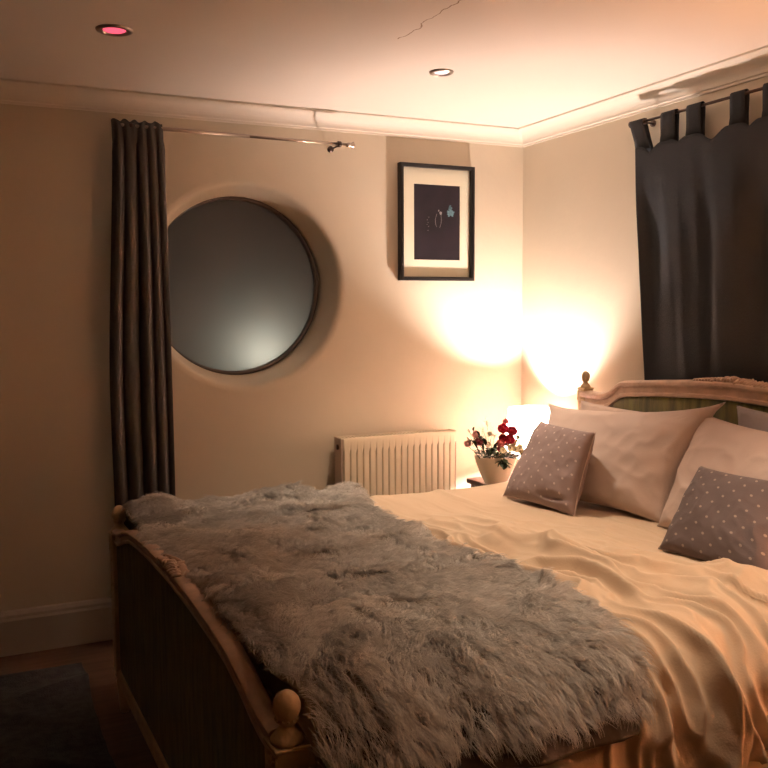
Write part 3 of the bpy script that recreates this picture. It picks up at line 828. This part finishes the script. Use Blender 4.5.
def shade_mat(name, col):
    mt = bpy.data.materials.new(name); mt.use_nodes = True
    N = mt.node_tree.nodes; L = mt.node_tree.links; N.remove(N['Principled BSDF'])
    d = N.new('ShaderNodeBsdfDiffuse'); t = N.new('ShaderNodeBsdfTranslucent'); d.inputs[0].default_value = (*col, 1); t.inputs[0].default_value = (*col, 1)
    x = N.new('ShaderNodeMixShader'); x.inputs[0].default_value = .75; L.new(d.outputs[0], x.inputs[1]); L.new(t.outputs[0], x.inputs[2]); L.new(x.outputs[0], N['Material Output'].inputs[0])
    return mt
def lamp(loc, label, strength, col, shade_col, rad_=.125):
    t_ = empty('table_lamp', loc, label=label, cat='lamp', group='bedside lamps')
    bm = nb(); lathe(bm, [(.055, 0), (.058, .008), (.050, .014), (.022, .022), (.018, .035), (.040, .055), (.046, .075), (.034, .098), (.014, .110), (.012, .135)], 28); obj('lamp_base', bm, M_pot, t_, smooth=True)
    bm = nb(); lathe(bm, [(rad_ * 1.12, .105), (rad_ * .90, .340)], 48, cap=False)
    sh = obj('lamp_shade', bm, shade_mat('shade_cloth', shade_col), t_, smooth=True)
    for rr, z in ((rad_ * .90, .340), (rad_ * 1.12, .105)):
        if z > .3: bm = nb()
        else: obj('shade_ring', bm, M_chrome, sh); bm = nb()
        pts = [(rr * math.cos(a), rr * math.sin(a), z) for a in np.linspace(0, 2 * PI, 49)]; tube(bm, pts, .0022, 6, cap=False)
    for k in range(3):
        a = 2 * PI * k / 3 + .4; tube(bm, [(.008 * math.cos(a), .008 * math.sin(a), .135), (rad_ * 1.1 * math.cos(a), rad_ * 1.1 * math.sin(a), .108)], .0016, 6)
    obj('shade_ring', bm, M_chrome, sh)
    bm = nb(); lathe(bm, [(.012, .135), (.014, .165), (.013, .175)], 16); obj('socket', bm, M_darkmetal, t_, smooth=True)
    bm = nb(); lathe(bm, [(.010, .176), (.016, .190), (.027, .212), (.029, .228), (.024, .246), (.012, .257), (.002, .260)], 20)
    obj('bulb', bm, emis('bulb_glow', col, strength), t_, smooth=True)
    return t_
lamp((2.49, 3.64, .630), 'lit table lamp with pale pink shade behind the flowers in the corner', LAMP1, LAMP1_COL, (.84, .66, .58))
lamp((2.42, .88, .630), 'lit table lamp on the near bedside table', LAMP2, LAMP2_COL, (.80, .60, .48))

# ------------------------------------------------------------------ flowers
FX, FY, FZ = 2.222, 3.54, .630
fl = empty('flower_arrangement', (FX, FY, FZ), label='white tapered pot of red, pink and cream flowers on the corner bedside table', cat='flowers')
bm = nb()
pr_ = [(.046, 0), (.050, .004), (.062, .03), (.078, .07), (.090, .105), (.096, .130), (.098, .138), (.093, .138), (.088, .120), (.070, .07)]
n = 40; rings = []
for (rr, z) in pr_:
    ring = []
    for i in range(n):
        a = 2 * PI * i / n; k = 1 / (abs(math.cos(a)) ** 3.2 + abs(math.sin(a)) ** 3.2) ** (1 / 3.2)   # softly squared
        ring.append(bm.verts.new((rr * k * math.cos(a), rr * .8 * k * math.sin(a), z)))
    rings.append(ring)
for A, B in zip(rings, rings[1:]):
    for i in range(n): bm.faces.new((A[i], A[(i + 1) % n], B[(i + 1) % n], B[i]))
bm.faces.new(rings[0][::-1]); bm.faces.new(rings[-1])
obj('pot', bm, M_pot, fl, smooth=True)

RV = Vector((math.cos(yaw), -math.sin(yaw), 0)); UPV = Vector((0, 0, 1)); DV = Vector((math.sin(yaw), math.cos(yaw), 0))
ppm = 880 / 3.86
def fpos(px, py, depth=0):       # photo position of a blossom relative to the pot's rim centre (497, 458), in metres
    return RV * ((px - 495) / ppm) + UPV * (.135 + (458 - py) / ppm) - DV * depth
def leaf(bm, p, d, ln, wd, up=Vector((0, 0, 1))):
    d = d.normalized(); s_ = d.cross(up)
    if s_.length < .05: s_ = d.cross(Vector((1, 0, 0)))
    s_.normalize(); nn = s_.cross(d); rows = []
    for k in range(6):
        q = k / 5; c = p + d * ln * q - nn * 0 + nn * (.25 * ln * math.sin(q * PI * .8)) * .4
        w_ = wd * math.sin(PI * min(1, q * .93 + .04)) ** .8
        rows.append([bm.verts.new(c - s_ * w_ / 2 + nn * w_ * .15), bm.verts.new(c), bm.verts.new(c + s_ * w_ / 2 + nn * w_ * .15)])
    for A, B in zip(rows, rows[1:]):
        for i in range(2): bm.faces.new((A[i], A[i + 1], B[i + 1], B[i]))
def petal_bloom(name, c, R_, mt, layers=((5, .35, 1.25), (5, .7, 1.0), (6, 1.0, .75)), face=None):
    bm = nb(); rr = random.Random(hash((round(c.x, 3), round(c.z, 3))) & 0xffff)
    face = (face or Vector((-.35, -.7, .6))).normalized(); t1 = face.orthogonal().normalized(); t2 = face.cross(t1)
    for (np_, fr_, lift) in layers:
        off = rr.random() * 6
        for k in range(np_):
            a = 2 * PI * k / np_ + off; rows = []
            rad_d = t1 * math.cos(a) + t2 * math.sin(a); tan = face.cross(rad_d)
            for i in range(5):
                q = i / 4; wv = R_ * fr_ * 1.0 * math.sin(PI * (.12 + .75 * q)) * .75
                base = rad_d * (R_ * fr_ * (.15 + .85 * math.sin(q * PI / 2))) + face * (R_ * lift * q * .9 - R_ * .35)
                rows.append([bm.verts.new(base + tan * wv * e_ - rad_d * abs(e_) * R_ * fr_ * .25 + face * abs(e_) * .0) for e_ in (-1, -.5, 0, .5, 1)])
            for A, B in zip(rows, rows[1:]):
                for i in range(4): bm.faces.new((A[i], A[i + 1], B[i + 1], B[i]))
    if len(layers) > 1: bmesh.ops.create_icosphere(bm, subdivisions=2, radius=R_ * .38, matrix=Matrix.Translation(face * R_ * .2))
    o = obj(name, bm, mt, fl, smooth=True, loc=c); return o
blooms = [('rose', 501, 427, .015, M_rose, .05), ('rose', 511, 430, .015, M_rose, .04), ('rose', 508, 438, .014, M_rose, .06), ('rose', 501, 437, .012, M_rose, .05), ('rose', 505, 420, .009, M_pink, .02),
          ('carnation', 498, 442, .012, M_pink, .07), ('carnation', 497, 448, .008, M_rose, .07), ('rose', 475, 441, .012, M_dred, .05), ('lily', 463, 443, .010, M_pale, .05),
          ('lily', 473, 434, .011, M_pale, .02), ('lily', 505, 443, .010, M_pale, .03), ('lily', 485, 444, .008, M_white, .03), ('lily', 488, 434, .008, M_white, .00)]
stems_to = []
for (nm, px, py, R_, mt, dp) in blooms:
    R_ *= 1.9; c = fpos(px, py, dp); petal_bloom(nm, c, R_, mt); stems_to.append((c, R_))
for (px, py, dp) in ((500, 448, .09), (508, 446, .08), (514, 448, .07), (519, 446, .06), (512, 442, .05), (520, 450, .05)):
    c = fpos(px, py, dp); fc = Vector((-.45, -.85, .35))
    o = petal_bloom('daisy', c, .017, M_cream2, layers=((13, 1.0, .35),), face=fc)
    bm = nb(); bmesh.ops.create_icosphere(bm, subdivisions=2, radius=.0042, matrix=Matrix.Diagonal((1, 1, .8, 1))); obj('daisy_centre', bm, M_brown, o, smooth=True); stems_to.append((c, .012))
bm = nb()
for c, R_ in stems_to:
    b0 = Vector((c.x * .35 + rnd.uniform(-.02, .02), c.y * .35, .10)); md = b0.lerp(c, .5) + Vector((0, 0, .01)); tube(bm, [b0, md, c - Vector((0, 0, R_ * .4))], .0014, 6)
obj('stems', bm, M_stem, fl, smooth=True)
bm = nb()
def spray(px0, py0, px1, py1, n_, ln, wd, dp=.03):
    a = fpos(px0, py0, dp); b = fpos(px1, py1, dp)
    tube(bm, [a, a.lerp(b, .5) + Vector((0, 0, .004)), b], .0011, 5)
    for k in range(n_):
        q = (k + .6) / n_; p_ = a.lerp(b, q); d = (b - a).normalized() + Vector((rnd.uniform(-1, 1), rnd.uniform(-1, .5), rnd.uniform(-.6, .9))) * .9
        leaf(bm, p_, d, ln * rnd.uniform(.9, 1.6), wd * rnd.uniform(1.4, 2.2))
for a in ((478, 455, 468, 440, 7, .026, .010, .06), (482, 456, 476, 434, 7, .028, .010, .03), (470, 446, 463, 436, 3, .018, .006, .05), (474, 443, 463, 428, 2, .018, .006, .05), (470, 432, 468.5, 427, 1, .016, .006, .05),
          (486, 456, 481, 438, 7, .026, .010, .05), (500, 457, 500, 463, 8, .028, .014, .10), (498, 457, 499, 464, 6, .026, .014, .11), (506, 457, 516, 456, 9, .028, .011, .08), (512, 456, 521, 456, 6, .026, .011, .07),
          (486, 458, 492, 447, 8, .028, .011, .06), (513, 450, 518, 436, 3, .022, .010, .04), (516, 440, 521, 436, 3, .022, .012, .04), (518, 445, 523, 440, 3, .022, .012, .03), (478, 457, 490, 456, 12, .026, .010, .08),
          (492, 457, 504, 456, 12, .026, .010, .08), (470, 452, 480, 456, 5, .024, .009, .05)):
    spray(*a)
for k in range(90):
    a = rnd.uniform(0, 2 * PI); rr = rnd.uniform(.02, .10)
    leaf(bm, Vector((rr * math.cos(a), rr * .8 * math.sin(a), .125 + rnd.uniform(0, .03))), Vector((math.cos(a), math.sin(a), rnd.uniform(-.1, .9))), rnd.uniform(.024, .042), rnd.uniform(.010, .017))
obj('foliage', bm, M_leaf, fl, smooth=True)
for tx, ty in ((484, 419), (480, 427), (489, 424), (493, 434), (483, 436)):
    bm = nb(); tp = fpos(tx, ty, .02); b0 = fpos(487, 456, .02); tube(bm, [b0, b0.lerp(tp, .6) + RV * .004, tp], .0008, 5)
    o = obj('twig', bm, M_stem, fl); bm = nb()
    for k in range(12):
        q = tp + Vector((rnd.gauss(0, .011), rnd.gauss(0, .008), rnd.gauss(-.006, .014))); tube(bm, [tp - UPV * .02, q], .0004, 4)
        bmesh.ops.create_icosphere(bm, subdivisions=1, radius=.0022, matrix=Matrix.Translation(q))
    obj('blossom_spray', bm, M_white, o)

# ------------------------------------------------------------------ downlights
def downlight(x, y, R_, glow, s_, label, power):
    t_ = empty('downlight', (x, y, H), label=label, cat='ceiling light', group='recessed ceiling lights')
    bm = nb(); lathe(bm, [(R_ * .66, -.001), (R_ * .70, -.006), (R_ * .84, -.008), (R_ * .97, -.005), (R_, 0)], 40, cap=False); obj('trim_ring', bm, M_chrome, t_, smooth=True)
    bm = nb(); lathe(bm, [(R_ * .66, -.002), (R_ * .60, .0), (R_ * .50, -.0005)], 32, cap=False); obj('reflector', bm, M_chrome, t_, smooth=True)
    bm = nb(); lathe(bm, [(R_ * .62, -.0015), (R_ * .55, -.004), (R_ * .3, -.006), (.001, -.0065)], 32); obj('lens', bm, emis('lens_glow', glow, s_), t_, smooth=True)
    if power:
        ld = bpy.data.lights.new('downlight_beam', 'SPOT'); ld.energy = power; ld.color = DOWN_COL; ld.spot_size = DOWN_CONE; ld.spot_blend = 1.0; ld.shadow_soft_size = R_ * .6
        lo = bpy.data.objects.new('downlight_beam', ld); COL.objects.link(lo); lo.parent = t_; lo.location = (0, 0, -.02)
downlight(.454, 3.085, .060, (1.0, .10, .16), SPOT_RED, 'recessed ceiling spotlight glowing dull red, the left of the two', 0)
downlight(1.693, 3.112, .048, (1.0, .70, .66), SPOT_WHITE, 'recessed ceiling spotlight glowing pinkish white near the picture', DOWN_W)
downlight(1.693, 1.60, .048, (1.0, .70, .66), SPOT_WHITE, 'unseen recessed ceiling spotlight added above the near side to light the bed', DOWN_W)  # added fixture out of view, there mainly to light the bed

# ------------------------------------------------------------------ rug
gx, gy = np.meshgrid(np.linspace(-1.1, .34, 110), np.linspace(1.9, 3.72, 120), indexing='ij')
edge = .035 * (fbm(gy * 4, gx * 0, 101) - .5)
fold = .030 * ridge(vnoise(gx * 1.2 + gy * 1.6, gy * 2.4 - gx * .8, 103)) ** 3 + .010 * fbm(gx * 6, gy * 6, 104)
P = np.stack([gx + edge * sst(.0, .34, gx), gy + edge * sst(3.4, 3.7, gy), .016 + fold], -1)
o = obj('rug', grid_mesh(P), M_rug, smooth=True); solid(o, .014, -1)
tag(o, 'dark grey rumpled rug on the floor left of the footboard', 'rug')
